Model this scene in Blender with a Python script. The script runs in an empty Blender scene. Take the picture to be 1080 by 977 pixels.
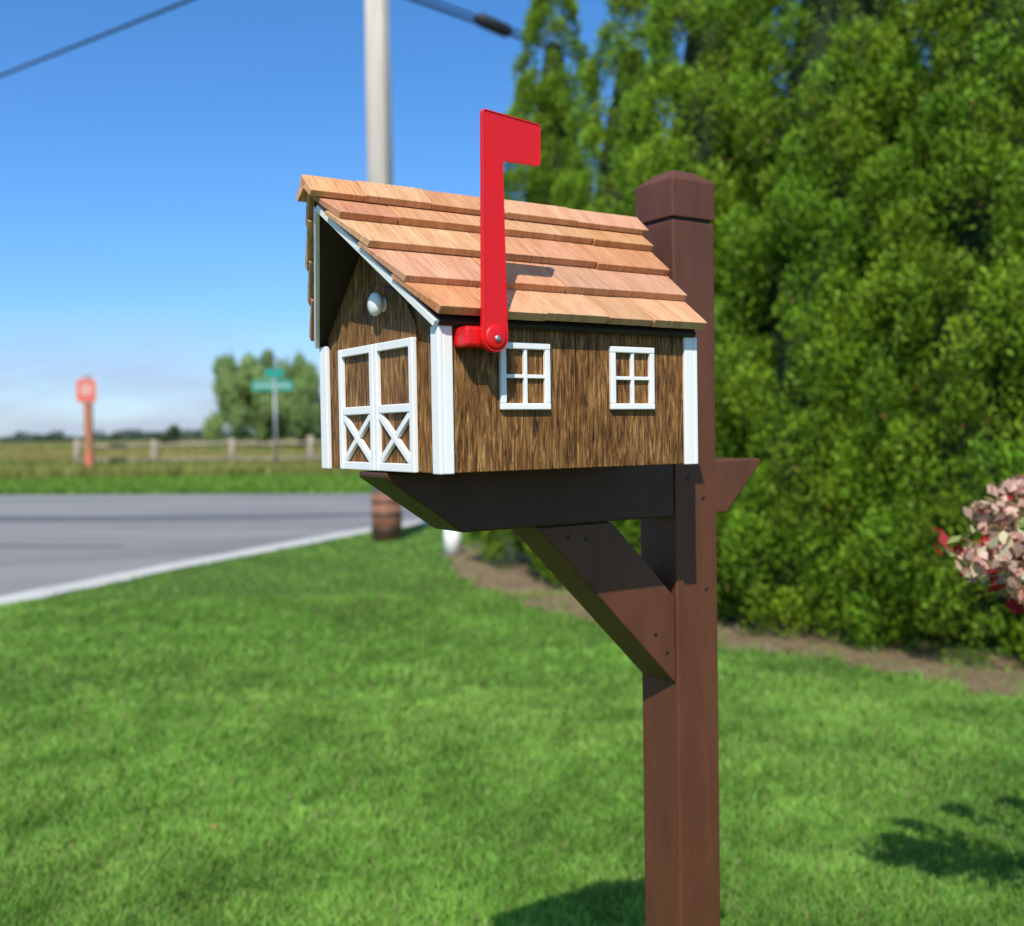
import bpy, bmesh, math, random
import numpy as np
from mathutils import Vector, Matrix, Euler
random.seed(4); rng=np.random.default_rng(7)
sc=bpy.context.scene
sc.view_settings.view_transform='Standard'; sc.view_settings.look='None'; sc.view_settings.exposure=0
KS=1.2                       # size of the surroundings relative to the drafting units below
TH=math.radians(33.2); H=1.25*KS
# ---------------------------------------------------------------- materials
def newmat(name):
    m=bpy.data.materials.new(name); m.use_nodes=True
    nt=m.node_tree; b=nt.nodes['Principled BSDF']
    return m,nt,b
def N(nt,t,**k):
    n=nt.nodes.new(t)
    for a,v in k.items(): setattr(n,a,v)
    return n
def coords(nt,scale=(1,1,1),kind='Object'):
    tc=N(nt,'ShaderNodeTexCoord'); mp=N(nt,'ShaderNodeMapping')
    mp.inputs['Scale'].default_value=scale
    nt.links.new(tc.outputs[kind],mp.inputs['Vector']); return mp.outputs['Vector']
def noise(nt,vec,scale,detail=5,rough=.6,dist=0):
    n=N(nt,'ShaderNodeTexNoise'); n.inputs['Scale'].default_value=scale
    n.inputs['Detail'].default_value=detail; n.inputs['Roughness'].default_value=rough
    n.inputs['Distortion'].default_value=dist
    nt.links.new(vec,n.inputs['Vector']); return n.outputs['Fac']
def ramp(nt,fac,stops):
    r=N(nt,'ShaderNodeValToRGB'); e=r.color_ramp.elements
    while len(e)<len(stops): e.new(.5)
    for i,(p,c) in enumerate(stops):
        e[i].position=p; e[i].color=(c[0],c[1],c[2],1)
    nt.links.new(fac,r.inputs['Fac']); return r.outputs['Color']
def bump(nt,b,fac,strength,dist):
    bp=N(nt,'ShaderNodeBump'); bp.inputs['Strength'].default_value=strength; bp.inputs['Distance'].default_value=dist
    nt.links.new(fac,bp.inputs['Height']); nt.links.new(bp.outputs['Normal'],b.inputs['Normal'])
def mix(nt,a,b_,fac,mode='MIX'):
    m=N(nt,'ShaderNodeMixRGB',blend_type=mode)
    for s,v in ((1,a),(2,b_),(0,fac)):
        if hasattr(v,'is_linked'): nt.links.new(v,m.inputs[s])
        else: m.inputs[s].default_value=(v if not isinstance(v,tuple) else (*v,1))
    return m.outputs[0]
def simple(name,col,rough=.6,var=.15,scale=8,bs=.0,bd=.002,metal=0,vs=(1,1,1)):
    m,nt,b=newmat(name); v=coords(nt,vs)
    f=noise(nt,v,scale)
    lo=tuple(c*(1-var) for c in col); hi=tuple(min(1,c*(1+var)) for c in col)
    nt.links.new(ramp(nt,f,[(.3,lo),(.7,hi)]),b.inputs['Base Color'])
    b.inputs['Roughness'].default_value=rough; b.inputs['Metallic'].default_value=metal
    if bs: bump(nt,b,noise(nt,v,scale*4),bs,bd)
    return m
def barnwood():
    m,nt,b=newmat('stained_barn_wood')
    v=coords(nt,(1,1,.13)); n1=noise(nt,v,210,5,.62,.6)      # rough-sawn ridges
    n3=noise(nt,coords(nt,(1,1,.045)),420,3,.5)              # fine grain lines
    n2=noise(nt,coords(nt,(1,1,.4)),26,3,.6)                 # blotchy stain
    a1=N(nt,'ShaderNodeMath',operation='MULTIPLY'); a1.inputs[1].default_value=.58; nt.links.new(n1,a1.inputs[0])
    a2=N(nt,'ShaderNodeMath',operation='MULTIPLY_ADD'); a2.inputs[1].default_value=.22; nt.links.new(n3,a2.inputs[0]); nt.links.new(a1.outputs[0],a2.inputs[2])
    a3=N(nt,'ShaderNodeMath',operation='MULTIPLY_ADD'); a3.inputs[1].default_value=.20; nt.links.new(n2,a3.inputs[0]); nt.links.new(a2.outputs[0],a3.inputs[2])
    c=ramp(nt,a3.outputs[0],[(.38,(.018,.006,.0015)),(.45,(.13,.050,.009)),(.53,(.27,.120,.026)),(.63,(.52,.30,.11))])
    nt.links.new(c,b.inputs['Base Color']); b.inputs['Roughness'].default_value=.6
    b.inputs['Specular IOR Level'].default_value=.3
    bump(nt,b,a3.outputs[0],1.0,.010); return m
def cedar():
    m,nt,b=newmat('cedar_shingle')
    at=N(nt,'ShaderNodeAttribute',attribute_name='tint')
    v=coords(nt,(1,.05,.07)); 
    ad=N(nt,'ShaderNodeVectorMath',operation='ADD'); nt.links.new(v,ad.inputs[0]); nt.links.new(at.outputs['Vector'],ad.inputs[1])
    f=noise(nt,ad.outputs[0],420,5,.65); g=noise(nt,ad.outputs[0],40,3,.5)
    c=ramp(nt,f,[(.25,(.40,.18,.075)),(.5,(.64,.36,.19)),(.75,(.76,.49,.31))])
    c=mix(nt,c,ramp(nt,g,[(.35,(.8,.66,.55)),(.6,(1,1,1))]),.6,'MULTIPLY')
    c=mix(nt,c,at.outputs['Color'],1.0,'MULTIPLY')
    nt.links.new(c,b.inputs['Base Color']); b.inputs['Roughness'].default_value=.75
    bump(nt,b,f,.8,.002); return m
def brownpaint(name='brown_paint',q=1.0):
    m,nt,b=newmat(name)
    v=coords(nt,(1,1,.25)); f=noise(nt,v,25,5); g=noise(nt,coords(nt,(1,1,.06)),260,4)
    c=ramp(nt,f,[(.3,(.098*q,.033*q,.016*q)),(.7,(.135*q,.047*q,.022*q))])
    sc_=noise(nt,coords(nt,(1,1,1)),60,8,.8)
    c=mix(nt,c,ramp(nt,sc_,[(.68,(0,0,0)),(.75,(.30,.20,.14))]),.4,'ADD')
    nt.links.new(c,b.inputs['Base Color']); b.inputs['Roughness'].default_value=.48
    b.inputs['Specular IOR Level'].default_value=.4
    bump(nt,b,g,.35,.0014); return m
def foliage(name,trans=.3,rough=.55):
    m,nt,b=newmat(name)
    at=N(nt,'ShaderNodeAttribute',attribute_name='tint')
    nt.links.new(at.outputs['Color'],b.inputs['Base Color']); b.inputs['Roughness'].default_value=rough
    b.inputs['Specular IOR Level'].default_value=.2
    tr=N(nt,'ShaderNodeBsdfTranslucent'); 
    nt.links.new(mix(nt,at.outputs['Color'],(1.2,1.25,.5),1.0,'MULTIPLY'),tr.inputs['Color'])
    mx=N(nt,'ShaderNodeMixShader'); mx.inputs[0].default_value=trans
    nt.links.new(b.outputs[0],mx.inputs[1]); nt.links.new(tr.outputs[0],mx.inputs[2])
    nt.links.new(mx.outputs[0],nt.nodes['Material Output'].inputs[0]); return m
M_wood=barnwood(); M_cedar=cedar(); M_brown=brownpaint(); M_beam_shade=brownpaint('brown_paint_beam_shade',.6)  # beam copy of the brown paint darkened: the box's shade put into its colour
M_white=simple('white_paint',(.86,.85,.82),.4,.03,40,.1,.0006)
M_deck=simple('dark_roof_deck',(.035,.02,.012),.8)
M_red=simple('red_plastic',(.70,.005,.005),.4,.05,20)
M_steel=simple('zinc_screw',(.55,.55,.55),.35,.1,metal=.9)
M_dark=simple('dark_screw',(.02,.015,.012),.5)
M_leaf=foliage('arborvitae_foliage',.28)
M_grass=foliage('grass_blades',.3,.5)
M_willow=foliage('tree_foliage',.25)
M_petal=foliage('shrub_leaf_petal',.25)
M_bark=simple('bark',(.10,.075,.05),.9,.4,12,.6,.02,vs=(1,1,.2))
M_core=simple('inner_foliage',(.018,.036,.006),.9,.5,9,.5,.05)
# ---------------------------------------------------------------- mesh helpers
def link(o,parent=None):
    sc.collection.objects.link(o)
    if parent: o.parent=parent
    return o
def empty(name,loc=(0,0,0),rz=0):
    e=bpy.data.objects.new(name,None); e.empty_display_size=.1; e.location=loc; e.rotation_euler=(0,0,rz); return link(e)
def mesh(name,v,f,mat,parent=None,bev=0,smooth=False,loc=(0,0,0)):
    me=bpy.data.meshes.new(name); me.from_pydata([tuple(p) for p in v],[],f); me.materials.append(mat)
    bm=bmesh.new(); bm.from_mesh(me); bmesh.ops.recalc_face_normals(bm,faces=bm.faces); bm.to_mesh(me); bm.free()
    if smooth:
        for p in me.polygons: p.use_smooth=True
    o=bpy.data.objects.new(name,me); o.location=loc; link(o,parent)
    if bev:
        m=o.modifiers.new('bevel','BEVEL'); m.width=bev; m.segments=2; m.limit_method='ANGLE'
    return o
BF=[(0,1,2,3),(7,6,5,4),(0,4,5,1),(1,5,6,2),(2,6,7,3),(3,7,4,0)]
def box(name,x0,x1,y0,y1,z0,z1,mat,parent=None,bev=.0012):
    v=[(x0,y0,z0),(x1,y0,z0),(x1,y1,z0),(x0,y1,z0),(x0,y0,z1),(x1,y0,z1),(x1,y1,z1),(x0,y1,z1)]
    return mesh(name,v,BF,mat,parent,bev)
def prism(name,poly,axis,a0,a1,mat,parent=None,bev=.0012):
    n=len(poly)
    def p3(p,a):
        return {'x':(a,p[0],p[1]),'y':(p[0],a,p[1]),'z':(p[0],p[1],a)}[axis]
    v=[p3(p,a0) for p in poly]+[p3(p,a1) for p in poly]
    f=[tuple(range(n)),tuple(range(2*n-1,n-1,-1))]+[(i,(i+1)%n,n+(i+1)%n,n+i) for i in range(n)]
    return mesh(name,v,f,mat,parent,bev)
def tube(name,pts,radii,mat,parent=None,seg=12,smooth=True):
    v=[];f=[]
    pts=[Vector(p) for p in pts]
    for i,p in enumerate(pts):
        d=(pts[min(i+1,len(pts)-1)]-pts[max(i-1,0)]).normalized()
        a=d.cross(Vector((0,0,1))).normalized() if abs(d.z)<=.9 else (Vector((1,0,0))-d*d.x).normalized()
        b=d.cross(a)
        r=radii[i] if hasattr(radii,'__len__') else radii
        for k in range(seg):
            t=2*math.pi*k/seg; v.append(p+a*(r*math.cos(t))+b*(r*math.sin(t)))
    for i in range(len(pts)-1):
        for k in range(seg):
            f.append((i*seg+k,i*seg+(k+1)%seg,(i+1)*seg+(k+1)%seg,(i+1)*seg+k))
    f.append(tuple(range(seg))); f.append(tuple((len(pts)-1)*seg+k for k in range(seg-1,-1,-1)))
    o=mesh(name,v,f,mat,parent)
    if smooth:
        for p in o.data.polygons:
            if len(p.vertices)==4: p.use_smooth=True
    return o
def bigmesh(name,V,polys_flat,counts,col,mat,parent=None):
    me=bpy.data.meshes.new(name); nv=len(V)
    me.vertices.add(nv); me.vertices.foreach_set('co',V.astype(np.float32).ravel())
    me.loops.add(len(polys_flat)); me.loops.foreach_set('vertex_index',polys_flat.astype(np.int32))
    st=np.concatenate([[0],np.cumsum(counts)[:-1]]).astype(np.int32)
    me.polygons.add(len(counts)); me.polygons.foreach_set('loop_start',st)
    me.update(calc_edges=True)
    a=me.attributes.new('tint','FLOAT_COLOR','POINT')
    c4=np.ones((nv,4),np.float32); c4[:,:3]=col; a.data.foreach_set('color',c4.ravel())
    me.materials.append(mat); me.validate()
    o=bpy.data.objects.new(name,me); return link(o,parent)
def nrm(a): return a/(np.linalg.norm(a,axis=1,keepdims=True)+1e-9)
def leaves(name,P,Nn,U,w,l,col,mat,parent=None):
    T=nrm(U); B=nrm(np.cross(Nn,T)); n=len(P)
    w=np.asarray(w).reshape(-1,1)*np.ones((n,1)); l=np.asarray(l).reshape(-1,1)*np.ones((n,1))
    V=np.stack([P-T*l*.5,P+B*w*.5+T*l*.1,P+T*l*.5,P-B*w*.5+T*l*.1],1).reshape(-1,3)
    return bigmesh(name,V,np.arange(4*n),np.full(n,4),np.repeat(col,4,0),mat,parent)
def blades(name,P,h,w,col,mat,parent=None,lean=.45):
    n=len(P); a=rng.uniform(0,2*np.pi,n); d=np.stack([np.cos(a),np.sin(a),np.zeros(n)],1)
    b=rng.uniform(0,2*np.pi,n); L=np.stack([np.cos(b),np.sin(b),np.zeros(n)],1)*(rng.uniform(0,lean,n)*h)[:,None]
    up=np.zeros((n,3)); up[:,2]=h; w=w[:,None]
    V=np.stack([P-d*w*.5,P+d*w*.5,P+up*.55+L*.35+d*w*.4,P+up*.55+L*.35-d*w*.4,P+up+L*1.2],1).reshape(-1,3)
    base=np.arange(n)[:,None]*5
    F=(base+np.array([0,1,2,3,3,2,4])).ravel()
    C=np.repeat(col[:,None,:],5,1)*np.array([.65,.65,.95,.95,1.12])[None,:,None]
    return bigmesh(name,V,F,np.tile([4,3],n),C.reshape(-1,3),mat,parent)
def inpoly(x,y,poly):
    r=np.zeros(len(x),bool); j=len(poly)-1
    for i in range(len(poly)):
        xi,yi=poly[i]; xj,yj=poly[j]
        c=((yi>y)!=(yj>y))&(x<(xj-xi)*(y-yi)/((yj-yi)+1e-12)+xi); r^=c; j=i
    return r
def vnoise(x,y,s,seed):
    g=np.random.default_rng(seed).random((256,256)); x=x*s+1000; y=y*s+1000
    ix=np.floor(x).astype(int); iy=np.floor(y).astype(int); fx=x-ix; fy=y-iy
    fx=fx*fx*(3-2*fx); fy=fy*fy*(3-2*fy)
    G=lambda a,b:g[a%256,b%256]
    return (G(ix,iy)*(1-fx)+G(ix+1,iy)*fx)*(1-fy)+(G(ix,iy+1)*(1-fx)+G(ix+1,iy+1)*fx)*fy
# ================================================================ MAILBOX
ORG=(-.0885,1.33,H-.052)
L=.4290; W=.368; WC=W/2
mb=empty('barn_mailbox',ORG,TH)
OV=-.025; ZE=.207; ZR=.397
_r=WC-OV; S=math.hypot(_r,ZR-ZE); c=_r/S; k=(ZR-ZE)/S
def zdeck(y):
    return ZE+(min(y,W-y)-OV)*k/c-.0285/c
box('side_wall_near_a',.0,L/2-.001,0,.012,0,zdeck(0)-.001,M_wood,mb)
box('side_wall_near_b',L/2+.001,L,0,.012,0,zdeck(0)-.001,M_wood,mb)
box('groove_back',L/2-.01,L/2+.01,.004,.0135,.001,zdeck(0)-.003,M_deck,mb,0)
box('side_wall_far',0,L,W-.012,W,0,zdeck(0)-.001,M_wood,mb)
g=[(.0125,.0),(W-.0125,.0),(W-.0125,zdeck(.0125)-.001),(WC,zdeck(WC)-.001),(.0125,zdeck(.0125)-.001)]
prism('gable_front',g,'x',0.0005,.012,M_wood,mb,.0005)
prism('gable_rear',g,'x',L-.012,L-.0005,M_wood,mb,.0005)
box('floor',.0125,L-.0125,.0125,W-.0125,.001,.012,M_deck,mb,0)
arc=[(WC+.125,.001)]+[(WC+.125*math.cos(a),.175+.085*math.sin(a)) for a in np.linspace(0,math.pi,20)]+[(WC-.125,.001)]
prism('door_panel',arc,'x',-.004,.0004,M_wood,mb,.0008)
zt=zdeck(0)-.003
box('corner_board_1',-.007,-.0002,-.006,.014,-.001,zt,M_white,mb)
box('corner_board_2',0,.0145,-.0058,-.0002,-.001,zt,M_white,mb)
box('corner_board_3',L-.018,L+.0,-.0058,-.0002,-.001,zt,M_white,mb)
box('corner_board_4',-.007,-.0002,W-.020,W+.006,-.001,zt,M_white,mb)
box('corner_board_5',0,.0165,W+.0002,W+.0058,-.001,zt,M_white,mb)
box('corner_board_6',L-.018,L,W+.0002,W+.0058,-.001,zt,M_white,mb)
box('corner_board_7',L+.0002,L+.007,-.0058,.021,-.001,zt,M_white,mb)
for i,(a,b) in enumerate(((.0870,.1665),(.2715,.3515))):
    z0,z1=.081,.170; t=.0085; y0=-.007
    box(f'window_{i+1}_rail_bottom',a,b,y0,-.0002,z0,z0+t,M_white,mb)
    box(f'window_{i+1}_rail_top',a,b,y0,-.0002,z1-t,z1,M_white,mb)
    box(f'window_{i+1}_stile_1',a,a+t,y0+.0004,-.0002,z0+t,z1-t,M_white,mb)
    box(f'window_{i+1}_stile_2',b-t,b,y0+.0004,-.0002,z0+t,z1-t,M_white,mb)
    m_=(a+b)/2; zm=(z0+z1)/2
    box(f'window_{i+1}_muntin_v',m_-.0025,m_+.0025,y0+.0015,-.0002,z0+t,z1-t,M_white,mb,.0006)
    box(f'window_{i+1}_muntin_h',a+t,b-t,y0+.0020,-.0002,zm-.0025,zm+.0025,M_white,mb,.0006)
X0,X1=-.0115,-.0042
d0,d1=.056,.294; dm=(d0+d1)/2; t=.0115; ztop=.178; zm=.086
for i,(a,b) in enumerate(((d0,dm-.0007),(dm+.0007,d1))):
    p=f'barn_door_{i+1}_'
    box(p+'stile_1',X0,X1,a,a+t,0,ztop,M_white,mb)
    box(p+'stile_2',X0,X1,b-t,b,0,ztop,M_white,mb)
    for nme,z0,z1 in (('bottom',0,t),('middle',zm-t/2,zm+t/2),('top',ztop-t,ztop)):
        box(p+'rail_'+nme,X0+.0005,X1,a+t,b-t,z0,z1,M_white,mb)
    ya,yb=a+t,b-t; za,zb=t,zm-t/2; w=.0062
    prism(p+'brace_1',[(ya,za),(ya+w,za),(yb,zb-w),(yb,zb),(yb-w,zb),(ya,za+w)],'x',X0+.001,X1,M_white,mb,.0005)
    prism(p+'brace_2',[(yb,za),(yb,za+w),(ya+w,zb),(ya,zb),(ya,zb-w),(yb-w,za)],'x',X0+.0016,X1,M_white,mb,.0005)
def lathe(name,prof,mat,parent,base,axis='-x',seg=28):
    v=[];f=[]
    for (h,r) in prof:
        for q in range(seg):
            a=2*math.pi*q/seg; cx,cy=r*math.cos(a),r*math.sin(a)
            if axis=='-x': v.append((base[0]-h,base[1]+cx,base[2]+cy))
            elif axis=='-y': v.append((base[0]+cx,base[1]-h,base[2]+cy))
            else: v.append((base[0]+cx,base[1]+cy,base[2]+h))
    for i in range(len(prof)-1):
        for q in range(seg): f.append((i*seg+q,i*seg+(q+1)%seg,(i+1)*seg+(q+1)%seg,(i+1)*seg+q))
    f.append(tuple(range(seg))); f.append(tuple((len(prof)-1)*seg+q for q in range(seg)))
    return mesh(name,v,f,mat,parent,smooth=True)
lathe('door_knob',[(0,.0115),(.002,.0115),(.004,.009),(.007,.0085),(.009,.0115),(.011,.0145),(.015,.0165),(.019,.0155),(.022,.011),(.0235,.003)],M_white,mb,(-.001,.152,.231))
def rp(side,s,x,n):
    y=OV+c*s-k*n; z=ZE+k*s+c*n
    if side: y=W-y
    return (x,y,z)
def xf(s): return -.018-.083*(s/S)
def xr(s): return .434+.046*(s/S)
def slab(side,s0,s1,x00,x01,x10,x11,b0,t0,b1,t1):
    return [rp(side,s0,x00,b0),rp(side,s0,x01,b0),rp(side,s1,x11,b1),rp(side,s1,x10,b1),
            rp(side,s0,x00,t0),rp(side,s0,x01,t0),rp(side,s1,x11,t1),rp(side,s1,x10,t1)]
SV=[];SF=[];ST=[]
def addbox(v,tint):
    o=len(SV); SV.extend(v); SF.extend([tuple(o+i for i in q) for q in BF]); ST.extend([tint]*8)
E=S/4
def tintc():
    r=random.random(); b=random.uniform(.86,1.12)
    return (b*random.uniform(.98,1.04),b*random.uniform(.90,1.04)*(.88 if r<.25 else 1),b*random.uniform(.84,1.05)*(.78 if r<.25 else 1))
for side in (0,1):
    for kx in range(4):
        s0=kx*E-.004; s1=min(s0+E+.022,S+.002)
        x=0.0; cuts=[0]
        while x<1:
            x+=random.uniform(.14,.38); cuts.append(min(x,1))
        if cuts[-1]-cuts[-2]<.1: cuts.pop(-2)
        for a,b in zip(cuts[:-1],cuts[1:]):
            ds=random.uniform(-.003,.003); dn=random.uniform(-.0012,.0012)
            X=lambda s,q:xf(s)+(xr(s)-xf(s))*q
            e0=random.uniform(-.003,.003) if a==0 else 0
            v=slab(side,s0+ds,s1,X(s0,a)+e0+.0008,X(s0,b)-.0008,X(s0,a)+e0+.0008 if a>0 else xf(s1)+e0,X(s0,b)-.0008 if b<1 else xr(s1),
                   -.008,.004+dn,-.0178,-.012)
            addbox(v,tintc())
    cc=[-.008,.13,.31,.53,.76,1.01]
    for j,(a,b) in enumerate(zip(cc[:-1],cc[1:])):
        X=lambda q:xf(S)+(xr(S)-xf(S))*q
        lift=.0015*(j%2)
        ex=.0003 if side else 0
        v=slab(side,S-.032,S+(.0035 if side else .0035+.006),X(a)+.0004,X(b)-.0004,X(a)+.0004,X(b)-.0004,-.004,.0052+lift,-.009,.0042+lift-ex)
        addbox(v,tintc())
me=bpy.data.meshes.new('roof_shingles'); me.from_pydata(SV,[],SF); me.materials.append(M_cedar)
bm=bmesh.new(); bm.from_mesh(me); bmesh.ops.recalc_face_normals(bm,faces=bm.faces); bm.to_mesh(me); bm.free()
at=me.attributes.new('tint','FLOAT_COLOR','POINT')
at.data.foreach_set('color',np.array([(*t_,1) for t_ in ST],np.float32).ravel())
ro=link(bpy.data.objects.new('roof_shingles',me),mb); bv=ro.modifiers.new('b','BEVEL'); bv.width=.0006; bv.segments=1
for side in (0,1):
    mesh(f'roof_deck_{side+1}',slab(side,.006,S-.0015-.001*side,xf(.006)+.012,xr(.006)-.006,xf(S)+.012,xr(S)-.006,-.0285,-.0182,-.0285,-.0182),BF,M_deck,mb)
    e1=S-.026
    mesh(f'rake_trim_{side+1}',slab(side,.001,e1,xf(0)+.005,xf(0)+.0115,xf(e1)+.005,xf(e1)+.0115,-.029,-.0195,-.029,-.0195),BF,M_white,mb,.0006)
    mesh(f'eave_fascia_{side+1}',slab(side,-.0005,.0055,xf(0)+.013,xr(0)-.006,xf(.006)+.013,xr(.006)-.006,-.026,-.0185,-.026,-.0185),BF,M_deck,mb,.0005)
fl=[(.056+.0195*math.cos(a),.172+.0195*math.sin(a)) for a in np.linspace(math.pi*1.02,math.pi*2.0,14)]
fl+=[(.0742,.20),(.0715,.392),(.075,.396),(.128,.396),(.1305,.400),(.1315,.446),(.129,.4505),(.045,.4575),(.0425,.454),(.0385,.20)]
fy0,fy1=-.0425,-.0345
prism('flag_arm',fl,'y',fy0,fy1,M_red,mb,.0018)
def rim(pts,w,y0,y1,name):
    n=len(pts)
    P=[Vector(p) for p in pts]; inn=[]
    area=sum(P[i].x*P[(i+1)%n].y-P[(i+1)%n].x*P[i].y for i in range(n)); sg=1 if area>0 else -1
    for i in range(n):
        d1=(P[i]-P[i-1]).normalized(); d2=(P[(i+1)%n]-P[i]).normalized()
        n1=Vector((-d1.y,d1.x))*sg; n2=Vector((-d2.y,d2.x))*sg; b=(n1+n2); 
        b=b/max(b.dot(n1),.3); inn.append(P[i]+b*w)
    v=[(p.x,y0,p.y) for p in P]+[(p.x,y0,p.y) for p in inn]+[(p.x,y1,p.y) for p in P]+[(p.x,y1,p.y) for p in inn]
    f=[]
    for i in range(n):
        j=(i+1)%n; f+=[(i,j,n+j,n+i),(2*n+i,2*n+j,3*n+j,3*n+i),(i,j,2*n+j,2*n+i),(n+i,n+j,3*n+j,3*n+i)]
    return mesh(name,v,f,M_red,mb,.0004)
rim([(p[0]*.98+.0012,p[1]*.994+.0018) for p in fl],.0018,fy0-.001,fy0-.0001,'flag_rim')
lathe('flag_pivot',[(0,.0155),(.003,.0155),(.0042,.013)],M_red,mb,(.056,fy0+.001,.172),'-y')
lathe('flag_screw',[(0,.0042),(.0018,.0040),(.0025,.002)],M_steel,mb,(.057,fy0-.0032,.170),'-y',16)
box('flag_bracket',.018,.046,-.034,-.0002,.160,.186,M_red,mb,.004)
box('flag_spacer',.044,.068,-.0343,-.0002,.160,.184,M_red,mb,.002)
# ================================================================ POST
po=empty('mailbox_post',(ORG[0],ORG[1],ORG[2]),TH)
hs=.0465; pc=.566
box('post',pc-hs,pc+hs,WC-hs,WC+hs,-ORG[2]-.05,.398,M_brown,po,.003)
box('post_groove',pc-hs+.005,pc+hs-.005,WC-hs+.005,WC+hs-.005,.397,.404,M_dark,po,0)
hv=[]
for z,r in ((.403,hs+.001),(.466,hs+.001),(.484,hs-.020),(.491,.008)):
    hv+=[(pc-r,WC-r,z),(pc+r,WC-r,z),(pc+r,WC+r,z),(pc-r,WC+r,z)]
hf=[(0,1,2,3),(12,13,14,15)]
for i in range(3):
    for j in range(4): hf.append((i*4+j,i*4+(j+1)%4,i*4+4+(j+1)%4,i*4+4+j))
mesh('post_cap',hv,hf,M_brown,po,.002)
by0,by1=WC-.0435,WC+.0435
zb=-.0935
prism('beam_front',[(-.012,-.002),(-.012,-.010),(.112,zb),(pc-hs-.0003,zb),(pc-hs-.0003,-.002)],'y',by0,by1,M_beam_shade,po,.003)
prism('beam_tail',[(pc+hs+.0003,-.002),(pc+hs+.0003,zb),(.640,zb),(.722,-.012),(.722,-.002)],'y',by0,by1,M_brown,po,.003)
prism('brace',[(.243,zb-.001),(.388,zb-.001),(pc-hs-.0005,-.228),(pc-hs-.0005,-.374)],'y',by0+.001,by1-.001,M_brown,po,.003)
for i,(x,z) in enumerate(((.30,-.112),(.335,-.118),(.475,-.285),(.50,-.318))):
    lathe(f'screw_{i+1}',[(0,.0038),(.0006,.0035)],M_dark,po,(x,by0+.0008,z),'-y',12)
for i,(x,z) in enumerate(((pc-.02,-.03),(pc+.015,-.065),(pc+.02,-.22))):
    lathe(f'screw_{i+5}',[(0,.0038),(.0006,.0035)],M_dark,po,(x,WC-hs+.0002,z),'-y',12)
# ================================================================ GROUND
def sheet(name,poly,z,mat,parent=None):
    return mesh(name,[(x,y,z) for x,y in poly],[tuple(range(len(poly)))],mat,parent)
def groundmat(name,c1,c2,c3,s1,s2,bs=.5,bd=.03):
    m,nt,b=newmat(name); v=coords(nt,(1,1,1)); a=noise(nt,v,s1,6); d=noise(nt,v,s2,6,.7)
    col=mix(nt,ramp(nt,a,[(.35,c1),(.65,c2)]),c3,ramp(nt,d,[(.4,(0,0,0)),(.7,(1,1,1))]))
    nt.links.new(col,b.inputs['Base Color']); b.inputs['Roughness'].default_value=.95; b.inputs['Specular IOR Level'].default_value=.1
    bump(nt,b,d,bs,bd); return m
M_field=groundmat('field_ground',(.16,.18,.045),(.30,.25,.09),(.12,.16,.035),.05,.9)
M_lawn=groundmat('lawn_soil',(.055,.115,.016),(.075,.145,.02),(.08,.11,.03),1.2,60,.4,.01)
M_verge=groundmat('verge_ground',(.09,.18,.022),(.13,.22,.03),(.15,.19,.04),.3,6,.5,.05)
M_mulch=groundmat('mulch',(.27,.19,.11),(.40,.30,.19),(.15,.10,.06),3,45,1,.03)
m,nt,b=newmat('asphalt'); v=coords(nt)
a=noise(nt,v,90,6,.8); d=noise(nt,coords(nt,(.25,1,1)),.7,4)
col=mix(nt,ramp(nt,a,[(.3,(.18,.176,.168)),(.7,(.33,.322,.308))]),ramp(nt,d,[(.35,(.72,.72,.73)),(.6,(1,1,1))]),1.0,'MULTIPLY')
nt.links.new(col,b.inputs['Base Color']); b.inputs['Roughness'].default_value=.9; bump(nt,b,a,.5,.01); M_road=m
M_edge=groundmat('worn_road_edge',(.52,.51,.48),(.64,.63,.60),(.40,.38,.36),2,30,.3,.01)
M_tar=simple('tar_patch',(.12,.118,.115),.8,.2,6)
sheet('ground',[(-2500,-60),(2500,-60),(2500,3500),(-2500,3500)],0,M_field)
edge=[(-13.5,-16),(-9.4,-6),(-6.62,.9),(-3.85,7.8),(-3.10,10.0),(-2.5,11.5),(-1.95,12.9),(-1.35,14.1),(-.5,15.1),(.9,15.8),(3,16.1),(40,15.4)]
far=[(40,20.8),(10,21.0),(-2.9,21.7),(-11.7,23.6),(-30,27.4),(-80,38)]
sheet('road',edge+far+[(-80,25),(-30,17),(-17,10),(-21,-16)],.008,M_road)
def offs(line,d):
    out=[]
    for i,p in enumerate(line):
        q=Vector(line[min(i+1,len(line)-1)])-Vector(line[max(i-1,0)]); q.normalize(); out.append((p[0]-q.y*d,p[1]+q.x*d))
    return out
def fine(line,n=10):
    out=[]
    for p,q in zip(line[:-1],line[1:]):
        for t_ in np.linspace(0,1,n,endpoint=False): out.append((p[0]+(q[0]-p[0])*t_,p[1]+(q[1]-p[1])*t_))
    return out+[line[-1]]
ef=fine(edge)
v=[];f=[]
o1=offs(ef,-.03); o2=offs(ef,.34)
for i in range(len(ef)):
    j1,j2=random.uniform(-.04,.04),random.uniform(-.02,.02)
    v+=[(o1[i][0]+j1,o1[i][1],.012),(o2[i][0]+j2,o2[i][1],.012)]
for i in range(len(ef)-1): f.append((2*i,2*i+1,2*i+3,2*i+2))
mesh('road_edge_line',v,f,M_edge)
sheet('tar_patch',[(-40,22),(-11,16.3),(-5,15.4),(2,16.3),(-5,16.3),(-11,17.6),(-40,25)],.012,M_tar)
sheet('tar_seam',[(-40,17.6),(-9,12.5),(-4.5,11.9),(-4.5,12.05),(-9,12.75),(-40,18.2)],.012,M_tar)
lawnpoly=edge[1:]+[(40,-6)]
sheet('lawn',lawnpoly,.004,M_lawn)
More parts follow.
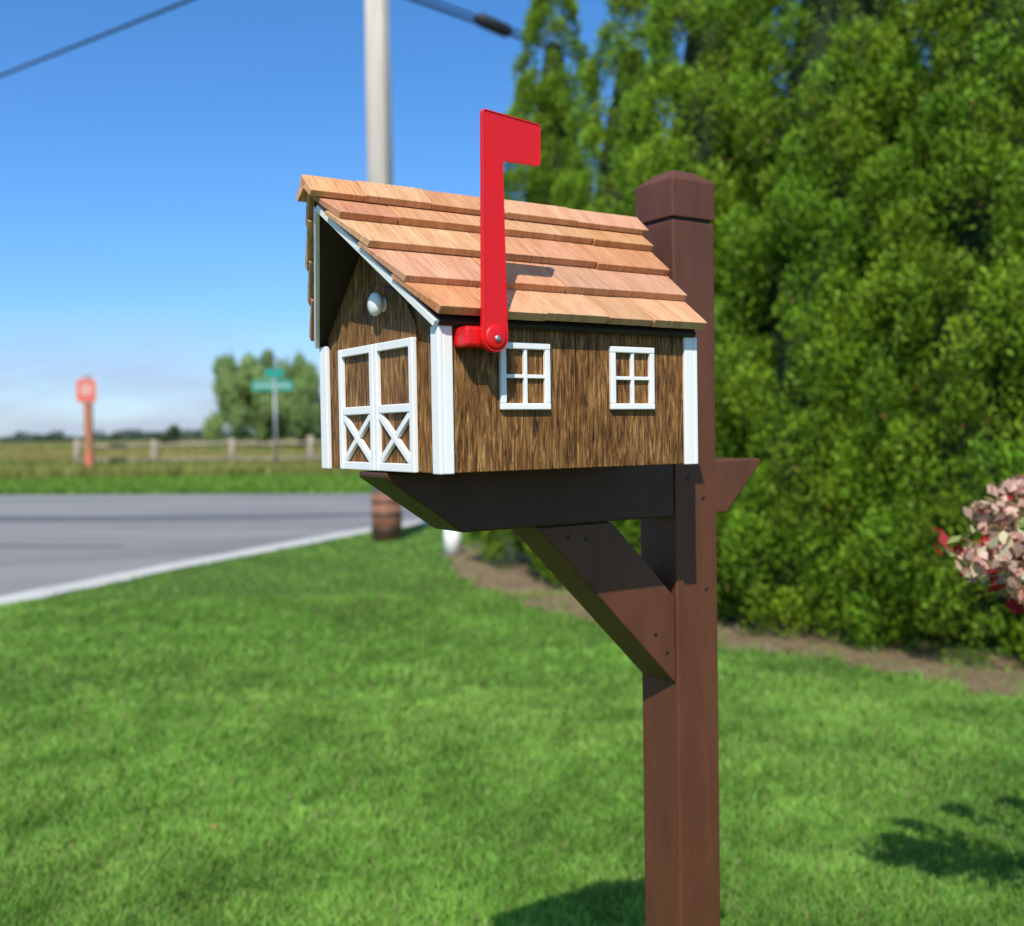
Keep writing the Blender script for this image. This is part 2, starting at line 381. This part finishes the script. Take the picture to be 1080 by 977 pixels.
bed=[(-.75,10.6),(-.55,9.6),(-.48,9.15),(-.36,8.6),(-.08,7.95),(.12,7.4),(.34,6.98),(.62,6.56),(.9,6.20),(1.20,5.86),(1.58,5.62),(1.88,5.25),(2.08,4.88),(2.33,4.53),(2.83,4.1),(3.4,3.75),(6,3.0),(9,3),(9,8),(4,12),(.6,12.6),(-.4,11.8)]
bb=[]
for i in range(len(bed)):
    p=Vector(bed[i]); q=Vector(bed[(i+1)%len(bed)])
    for t_ in np.linspace(0,1,6)[:-1]:
        r=p.lerp(q,t_); bb.append((r.x+random.uniform(-.07,.07),r.y+random.uniform(-.07,.07)))
sheet('mulch_bed',bb,.008,M_mulch)
sheet('grass_verge',[(-80,38.0),(-30,27.4),(-11.7,23.6),(-2.9,21.7),(10,21),(40,20.8),(40,33),(-15,36.5),(-80,52)],.004,M_verge)
n=2500; x=rng.uniform(-.8,4.2,n); y=rng.uniform(3.8,11,n); kk=inpoly(x,y,bb); x,y=x[kk],y[kk]; n=len(x)
nn=nrm(np.stack([rng.normal(0,.5,n),rng.normal(0,.5,n),np.ones(n)],1)); uu=rng.normal(0,1,(n,3)); uu[:,2]*=.3
cc_=np.array([.32,.22,.12])*rng.uniform(.4,1.5,(n,1))
leaves('mulch_chips',np.stack([x,y,np.full(n,.018)],1),nn,uu,.02,rng.uniform(.03,.07,n),cc_,M_petal,bpy.data.objects['mulch_bed'])
def lawnpts(n,y0,y1):
    y=rng.uniform(y0,y1,n); x=rng.uniform(-.62,.62,n)*y+rng.uniform(-.6,.6,n)
    ok=inpoly(x,y,lawnpoly)
    inb=inpoly(x,y,bb)&(rng.random(len(x))>.10+.5*(vnoise(x,y,3.,31)>.62))
    ok&=~inb
    return x[ok],y[ok]
xs=[];ys=[]
for n,y0,y1 in ((120000,2.1,3.4),(110000,3.4,5),(90000,5,8),(60000,8,15.5)):
    a,b_=lawnpts(n,y0,y1); xs.append(a); ys.append(b_)
x=np.concatenate(xs); y=np.concatenate(ys); n=len(x)
p1=vnoise(x,y,1.1,1); p2=vnoise(x,y,4.5,2); p3=vnoise(x,y,14,3); p4=vnoise(x,y,.45,9); p5=vnoise(x,y,32,17)
stripe=.5+.5*np.sin((x*.80+y*.60)*5.2+p1*1.2)
lum=.40+.32*p1+.42*p2+.38*p3+.20*p5+.17*stripe
col=np.array([.165,.325,.050])*lum[:,None]*rng.uniform(.70,1.30,(n,1))
yel=np.clip((p4*.5+p2*.5-.45)*1.6,0,1)[:,None]
col=col*(1-yel)+col*np.array([1.4,1.12,1.5])*yel
dry=rng.random(n)<.035; col[dry]=np.array([.42,.37,.17])
h=rng.uniform(.020,.036,n)*(.7+.6*p3); w=.0022+.0007*y
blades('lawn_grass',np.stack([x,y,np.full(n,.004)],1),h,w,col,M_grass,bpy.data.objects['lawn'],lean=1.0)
n=10; a,b_=lawnpts(60,2.4,7); a,b_=a[:n],b_[:n]; n=len(a)
leaves('fallen_leaves',np.stack([a,b_,np.full(n,.032)],1),nrm(np.stack([rng.normal(0,.4,n),rng.normal(0,.4,n),np.ones(n)],1)),rng.normal(0,1,(n,3))*[1,1,.1],.018,.026,np.array([.45,.25,.09])*rng.uniform(.6,1.2,(n,1)),M_petal,bpy.data.objects['lawn'])
n=60000; y=36+ (rng.random(n)**1.8)*140; x=rng.uniform(-.62,.1,n)*y
col=np.where(vnoise(x,y,.08,5)[:,None]>.5,np.array([[.34,.29,.10]]),np.array([[.22,.25,.06]]))*rng.uniform(.65,1.3,(n,1))
h=rng.uniform(.25,.6,n); 
blades('field_grass',np.stack([x,y,np.zeros(n)],1),h,.03+.0016*y,col,M_grass,bpy.data.objects['ground'],lean=.6)
n=45000; y=rng.uniform(21.8,37,n); x=rng.uniform(-.62,.1,n)*y
vp=[(-80,38.2),(-30,27.6),(-11.7,23.8),(-2.9,21.9),(10,21.2),(40,21),(40,33),(-15,36.5),(-80,52)]
ok=inpoly(x,y,vp); x,y=x[ok],y[ok]; n=len(x)
col=np.array([.16,.29,.04])*rng.uniform(.6,1.35,(n,1)); tall=(y>31)
col[tall]=np.array([.30,.30,.08])*rng.uniform(.6,1.3,(tall.sum(),1))
blades('verge_grass',np.stack([x,y,np.full(n,.004)],1),np.where(tall,.38,.13)*rng.uniform(.6,1.3,n),np.full(n,.05),col,M_grass,bpy.data.objects['grass_verge'],lean=.6)
# ================================================================ HEDGE
def arbor(name,cx,cy,R,Ht,ncl,seed):
    r=np.random.default_rng(seed)
    root=empty(name,(0,0,0))
    tube('trunk',[(cx,cy,0),(cx,cy,Ht*.85)],[.09,.02],M_bark,root,8)
    prof=lambda z:R*(1-np.clip(z/Ht,0,1)**2.0)**.95*np.clip(.88+z*.3,0,1)
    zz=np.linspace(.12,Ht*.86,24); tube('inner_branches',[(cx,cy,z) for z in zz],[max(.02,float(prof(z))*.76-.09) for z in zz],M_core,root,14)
    P=[];Nn=[];U=[];C=[]
    toc=math.atan2(-cy,-cx)
    cnt=0
    while cnt<ncl:
        z=Ht*r.random(); th=r.uniform(-math.pi,math.pi)
        rr=float(prof(z))
        if r.random()>max(rr/R,.5): continue
        f=math.cos(th-toc)
        if f<-.2 and r.random()<.88: continue
        cnt+=1
        out=np.array([math.cos(th),math.sin(th),0])
        cr=r.uniform(.08,.185)*(.6+.4*rr/R); 
        cen=np.array([cx,cy,max(z,.14)])+out*rr*r.uniform(.80,1.05)
        m_=int(450*(cr/.17)**2*(1 if f>-.2 else .4))
        d=nrm(r.normal(0,1,(m_,3))+out*.8+np.array([0,0,.5]))
        rad=cr*r.uniform(.45,1.14,m_)**.75
        p=cen+d*rad[:,None]*np.array([1,1,1.45])
        ok=p[:,2]>.03; p=p[ok];d=d[ok];rad=rad[ok];m_=len(p)
        P.append(p); Nn.append(nrm(np.cross(d,r.normal(0,1,(m_,3)))*.7+d*.7)); U.append(nrm(d*.6+np.array([0,0,.7])+r.normal(0,.5,(m_,3))))
        tone=r.uniform(.72,1.18); yel=r.uniform(.85,1.15)
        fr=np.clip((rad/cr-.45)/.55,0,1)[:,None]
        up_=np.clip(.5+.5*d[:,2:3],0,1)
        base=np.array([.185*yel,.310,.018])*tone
        cc=base*(.14+.75*fr+.35*fr*up_)*r.uniform(.75,1.25,(m_,1))  # clump shading painted into the leaf colour: dark inside, brighter tips and top
        br=r.random(m_)<.006; cc[br]=np.array([.25,.13,.05])
        C.append(cc)
    P=np.concatenate(P);Nn=np.concatenate(Nn);U=np.concatenate(U);C=np.concatenate(C)
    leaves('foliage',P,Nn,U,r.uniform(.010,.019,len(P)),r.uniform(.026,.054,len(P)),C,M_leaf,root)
    return root
trees=[(.45,9.85,.78,5.62),(1.03,8.60,.86,5.02),(1.55,7.50,.96,5.5),(2.20,6.75,.98,5.7),(2.90,6.05,1.0,5.7),(3.60,5.4,1.0,5.5),(4.4,4.85,.95,5.4)]
for i,(a,b_,R,h_) in enumerate(trees):
    arbor('arborvitae_tree',a,b_,R,h_,[500,500,600,620,560,330,90][i],50+i)
# ================================================================ FAR TREES
def crown(root,name,blobs,nl,w,l,base,seed,droop=False,mat=M_willow):
    r=np.random.default_rng(seed); P=[];Nn=[];U=[];C=[]
    for (bx,by,bz,rx,rz) in blobs:
        m_=int(nl); d=nrm(r.normal(0,1,(m_,3))); rad=r.uniform(.35,1.05,m_)**.6
        lump=1+.22*np.sin(d[:,0]*7+bx)*np.cos(d[:,2]*6+by)
        p=np.array([bx,by,bz])+d*(rad*lump)[:,None]*np.array([rx,rx,rz])
        P.append(p); Nn.append(nrm(d+r.normal(0,.5,(m_,3))))
        U.append(nrm((np.array([0,0,-1]) if droop else d)+r.normal(0,.35 if droop else .7,(m_,3))))
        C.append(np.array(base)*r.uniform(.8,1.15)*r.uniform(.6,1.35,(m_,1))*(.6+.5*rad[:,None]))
    P=np.concatenate(P); ok=P[:,2]>.1
    return leaves(name,P[ok],np.concatenate(Nn)[ok],np.concatenate(U)[ok],w,l,np.concatenate(C)[ok],mat,root)
wt=empty('willow_tree'); wx,wy=-19.1,80
tube('trunk',[(wx,wy,0),(wx+.1,wy,1.8),(wx-.1,wy,3.6)],[.45,.36,.3],M_bark,wt,10)
for i in range(6):
    a=i*1.05; tube(f'limb_{i+1}',[(wx,wy,2.2),(wx+1.4*math.cos(a),wy+1.4*math.sin(a),4.4),(wx+2.8*math.cos(a),wy+2.8*math.sin(a),5.8)],[.22,.14,.05],M_bark,wt,6)
bl=[]
rr=random.Random(3)
for i in range(70):
    a=rr.uniform(0,6.28); q=rr.random()**.5; R=4.5*q
    top=7.9-3.0*q**2.2
    z=rr.uniform(1.2+.8*(1-q),top); bl.append((wx+R*math.cos(a),wy+R*math.sin(a)*.8,z,rr.uniform(.45,.95),rr.uniform(.8,1.5)))
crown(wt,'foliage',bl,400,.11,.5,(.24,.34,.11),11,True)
bu=empty('field_tree'); bx,by=-45,138
tube('trunk',[(bx,by,0),(bx,by,1.2)],[.2,.12],M_bark,bu,8)
crown(bu,'foliage',[(bx,by,1.3,1.1,1.0),(bx+.4,by,2.1,.8,.8),(bx-.8,by,1.0,.7,.7)],500,.18,.3,(.08,.12,.06),12)
bl=[]
for i in range(240):
    x=rr.uniform(-330,60); hh=rr.choice([1.2,1.8,2.4,3.2,1.4]); bl.append((x,rr.uniform(400,470),hh*.5,rr.uniform(3,7),hh))
crown(None,'distant_trees',bl,140,.9,1.4,(.09,.13,.09),13)
# ================================================================ FENCE
M_fence=simple('weathered_rail',(.33,.27,.20),.9,.3,5,.4,.02)
fe=empty('split_rail_fence')
fp=[(-15.2+2.75*i,36.5-.6*(i*2.75)/10) for i in range(9)]
for i,(x,y) in enumerate(fp):
    tube(f'post_{i+1}',[(x,y,0),(x+.01,y,1.2+rr.uniform(-.05,.05))],[.12,.10],M_fence,fe,7)
    if i<8:
        x2,y2=fp[i+1]
        for j,z in enumerate((.48,1.0)):
            tube(f'rail_{i+1}_{j+1}',[(x-.1,y-.03,z+rr.uniform(-.03,.03)),((x+x2)/2,(y+y2)/2,z+rr.uniform(-.05,.03)),(x2+.1,y2+.03,z+rr.uniform(-.03,.03))],[.055,.065,.055],M_fence,fe,6)
# ================================================================ SIGNS
M_op=simple('treated_sign_post',(.40,.16,.08),.8,.2,8)
M_sred=simple('sign_faded_red',(.66,.15,.10),.5,.08); M_swh=simple('sign_white',(.75,.62,.56),.4,.04)
M_green=simple('sign_green',(.01,.27,.20),.4,.05); M_galv=simple('galvanised_steel',(.34,.35,.35),.5,.15,metal=.4)
ss=empty('road_sign',(-14.0,34.6,0))
box('post',-.12,.12,-.09,.09,0,2.65,M_op,ss,.01)
box('post_cap_light',-.10,.10,-.06,.06,3.22,3.36,M_galv,ss,.01)
box('upper_bracket',-.035,.035,-.03,.03,2.6,3.23,M_galv,ss,.003)
def oct_(w,h,ch,cz=2.82): return [(-w+ch,cz-h),(w-ch,cz-h),(w,cz-h+ch),(w,cz+h-ch),(w-ch,cz+h),(-w+ch,cz+h),(-w,cz+h-ch),(-w,cz-h+ch)]
prism('sign_plate',oct_(.34,.40,.09),'y',-.125,-.115,M_swh,ss,0)
prism('sign_face',oct_(.325,.385,.085),'y',-.130,-.126,M_sred,ss,0)
for i,(z,ww) in enumerate(((2.98,.18),(2.86,.22),(2.74,.14))): box(f'lettering_{i+1}',-ww,ww,-.1335,-.1315,z-.025,z+.025,M_swh,ss,0)
box('reflector',-.09,.09,-.105,-.092,.35,.75,M_sred,ss,.0)
st=empty('street_name_sign',(-7.45,33.0,0))
tube('post',[(0,0,0),(0,0,3.02)],.045,M_galv,st,10)
box('blade_1',-.72,.58,-.012,.012,2.66,2.98,M_green,st,.004)
box('blade_bracket',-.05,.05,-.02,.02,2.985,3.06,M_galv,st,.003)
box('blade_2',-.30,.30,-.012,.012,3.065,3.34,M_green,st,.004)
for i in range(6): box(f'letters_1_{i+1}',-.60+i*.19,-.48+i*.19,-.0145,-.0125,2.79,2.85,M_swh,st,0)
# ================================================================ UTILITY POLE + WIRES
M_pole=simple('weathered_pole_wood',(.50,.45,.38),.85,.18,7,.5,.01,vs=(1,1,.12))
M_rust=simple('rusty_metal_band',(.24,.10,.05),.7,.35,5,.3,.01)
M_cable=simple('black_cable',(.015,.015,.017),.6)
up=empty('utility_pole',(-1.47,12.15,0))
tube('pole',[(0,0,0),(0,0,9.5)],[.168,.13],M_pole,up,20)
tube('ground_wrap',[(0,0,.02),(0,0,.56)],[.176,.174],M_rust,up,24)
for i,z in enumerate((.12,.30,.45)): lathe(f'wrap_band_{i+1}',[(0,.181),(.03,.181)],M_dark,up,(0,0,z),'z')
tube('ground_wire',[(.10,-.15,.5),(.09,-.13,9)],.008,M_galv,up,6)
box('pole_tag',-.03,.03,-.165,-.158,1.8,1.95,M_galv,up,.002)
lathe('insulator',[(0,.03),(.04,.06),(.08,.03),(.12,.06),(.16,.03)],M_dark,up,(-.17,0,6.85),'z')
box('crossarm',-1.1,1.1,-.06,.06,8.6,8.72,M_pole,up,.005)
def cable(name,a,b,sag,r,parent):
    pts=[Vector(a).lerp(Vector(b),t)-Vector((0,0,4*sag*t*(1-t))) for t in np.linspace(0,1,24)]
    return tube(name,pts,r,M_cable,parent,8)
wr=empty('overhead_wires')
cable('wire_1',(-1.6,12.1,7.02),(-19.5,25.2,7.42),.12,.022,wr)
cable('wire_2',(-1.4,12.1,6.42),(10,19.5,5.3),.10,.016,wr)
cable('wire_3',(-1.4,12.15,6.36),(10,19.5,5.1),.06,.022,wr)
tube('cable_splice',[(-.36,12.82,6.28),(-.30,12.86,6.27),(.02,13.06,6.20),(.08,13.1,6.18)],[.03,.085,.085,.03],M_cable,wr,10)
mk=empty('marker_post',(-.62,10.6,0))
tube('pipe',[(0,0,0),(0,0,.34)],.085,M_white,mk,20)
tube('cap',[(0,0,.341),(0,0,.39)],[.095,.08],M_white,mk,20)
# ================================================================ FLOWERING SHRUB
sh=empty('flowering_shrub'); r=np.random.default_rng(21)
M_stem=simple('shrub_stem',(.12,.05,.03),.7)
bases=(1.45,2.15,0)
tips=[(.98,2.12,1.06),(.87,2.10,1.00),(.93,2.05,.98),(1.06,2.2,1.10),(1.25,2.3,1.12),(1.20,2.0,.98),(1.45,2.3,1.2),(1.6,2.2,1.1),(1.06,2.2,.92),(.91,2.12,1.02),(1.4,1.95,.95),(1.01,2.1,.99),(1.12,2.1,1.03),(1.02,2.05,.93)]
P=[];Nn=[];U=[];C=[];Wd=[];Ld=[]
for i,t_ in enumerate(tips):
    a=Vector(bases)+Vector((r.uniform(-.1,.1),r.uniform(-.1,.1),0)); b_=Vector(t_); m_=a.lerp(b_,.55)+Vector((.14,0,.18))
    pts=[a,a.lerp(m_,.5)+Vector((.03,0,.03)),m_,m_.lerp(b_,.55)+Vector((0,0,.04)),b_]
    tube(f'stem_{i+1}',pts,[.008,.007,.006,.004,.003],M_stem,sh,6)
    for q in range(40):
        f_=r.uniform(.6,1.02); pp=m_.lerp(b_,max(0,(f_-.45)/.55))
        d=nrm(r.normal(0,1,(1,3)))[0]; d[2]*=.6
        P.append(np.array(pp)+d*.035); U.append(d); Nn.append(nrm((np.array([0,-.5,1])+r.normal(0,.45,3)).reshape(1,3))[0])
        C.append(np.array([.34,.020,.022])*r.uniform(.4,1.3) if r.random()<(.8 if i in (1,2,9) else .35) else np.array([.22,.27,.08])*r.uniform(.6,1.3)); Wd.append(r.uniform(.016,.026)); Ld.append(r.uniform(.03,.05))
    if i in (1,9): continue
    for q in range(95):
        d=nrm(r.normal(0,1,(1,3)))[0]; cr=.045*r.uniform(.5,1.08)
        P.append(np.array(b_)+d*cr*np.array([1.2,1,.85])); U.append(nrm(r.normal(0,1,(1,3)))[0]); Nn.append(nrm((d+r.normal(0,.35,3)).reshape(1,3))[0])
        u_=r.random(); cc=np.array([.72,.46,.37]) if u_<.55 else (np.array([.62,.30,.25]) if u_<.72 else np.array([.62,.56,.36]))
        C.append(cc*r.uniform(.6,1.05)); Wd.append(r.uniform(.016,.026)); Ld.append(r.uniform(.022,.036))
leaves('leaves_and_petals',np.array(P),np.array(Nn),np.array(U),np.array(Wd),np.array(Ld),np.array(C),M_petal,sh)
# size the surroundings
for o in list(sc.objects):
    if o.parent is None and o not in (mb,po):
        o.location=Vector(o.location)*KS; o.scale=(KS,KS,KS)
# ================================================================ LIGHT
el=math.radians(47.5); ax,ay=.15,.989
sd=Vector((ax*math.cos(el),ay*math.cos(el),-math.sin(el))).normalized()
sl=bpy.data.lights.new('sun','SUN'); sl.energy=5.0; sl.angle=math.radians(.5); sl.color=(1,.95,.86)
so=bpy.data.objects.new('sun',sl); so.rotation_euler=sd.to_track_quat('-Z','Y').to_euler(); link(so)
w=bpy.data.worlds.new('World'); sc.world=w; w.use_nodes=True; nt=w.node_tree; nt.nodes.clear()
sk=N(nt,'ShaderNodeTexSky',sky_type='NISHITA'); sk.sun_disc=False; sk.sun_elevation=el; sk.sun_rotation=math.atan2(-ax,-ay)+2*math.pi
sk.air_density=1.0; sk.dust_density=.4; sk.ozone_density=2.0
tc=N(nt,'ShaderNodeTexCoord'); sp=N(nt,'ShaderNodeSeparateXYZ'); nt.links.new(tc.outputs['Generated'],sp.inputs[0])
tint=ramp(nt,sp.outputs['Z'],[(0.0,(.56,.70,.96)),(.12,(.37,.60,.90)),(.38,(.30,.62,.92)),(.62,(.80,.90,.95))])  # sky overhead, out of view, paled on purpose for a less blue, brighter fill
skc=mix(nt,sk.outputs[0],tint,1.0,'MULTIPLY')
b1=N(nt,'ShaderNodeBackground'); b1.inputs[1].default_value=.15; 
sc2=N(nt,'ShaderNodeVectorMath',operation='SCALE'); sc2.inputs['Scale'].default_value=1.25
nt.links.new(skc,sc2.inputs[0]); nt.links.new(sc2.outputs[0],b1.inputs[0])
b2=N(nt,'ShaderNodeBackground'); b2.inputs[0].default_value=(.48,.54,.74,1); b2.inputs[1].default_value=.93
mp=N(nt,'ShaderNodeMapping'); mp.inputs['Scale'].default_value=(3,3,16); nt.links.new(tc.outputs['Generated'],mp.inputs[0])
nf=noise(nt,mp.outputs[0],2.2,5,.5)
mr=N(nt,'ShaderNodeMapRange'); mr.inputs['From Min'].default_value=.12; mr.inputs['From Max'].default_value=.05; nt.links.new(sp.outputs['Z'],mr.inputs[0])
mr2=N(nt,'ShaderNodeMapRange'); mr2.inputs['From Min'].default_value=.25; mr2.inputs['From Max'].default_value=.60; nt.links.new(nf,mr2.inputs[0])
mm=N(nt,'ShaderNodeMath',operation='MULTIPLY'); nt.links.new(mr.outputs[0],mm.inputs[0]); nt.links.new(mr2.outputs[0],mm.inputs[1])
m3=N(nt,'ShaderNodeMath',operation='MULTIPLY'); m3.inputs[1].default_value=.7; nt.links.new(mm.outputs[0],m3.inputs[0])
ms=N(nt,'ShaderNodeMixShader'); nt.links.new(m3.outputs[0],ms.inputs[0]); nt.links.new(b1.outputs[0],ms.inputs[1]); nt.links.new(b2.outputs[0],ms.inputs[2])
ow=N(nt,'ShaderNodeOutputWorld'); nt.links.new(ms.outputs[0],ow.inputs[0])
# ================================================================ CAMERA
cd=bpy.data.cameras.new('camera'); co=bpy.data.objects.new('camera',cd); link(co)
cd.sensor_width=36; cd.lens=36.7; cd.clip_end=7000; cd.clip_start=.05
R=Euler((math.radians(90-1.72),0,0)).to_matrix().to_4x4()@Matrix.Rotation(math.radians(-.92),4,'Z')
co.matrix_world=Matrix.Translation((0,0,H))@R
cd.dof.use_dof=True; cd.dof.focus_distance=1.46; cd.dof.aperture_fstop=3.3
sc.camera=co
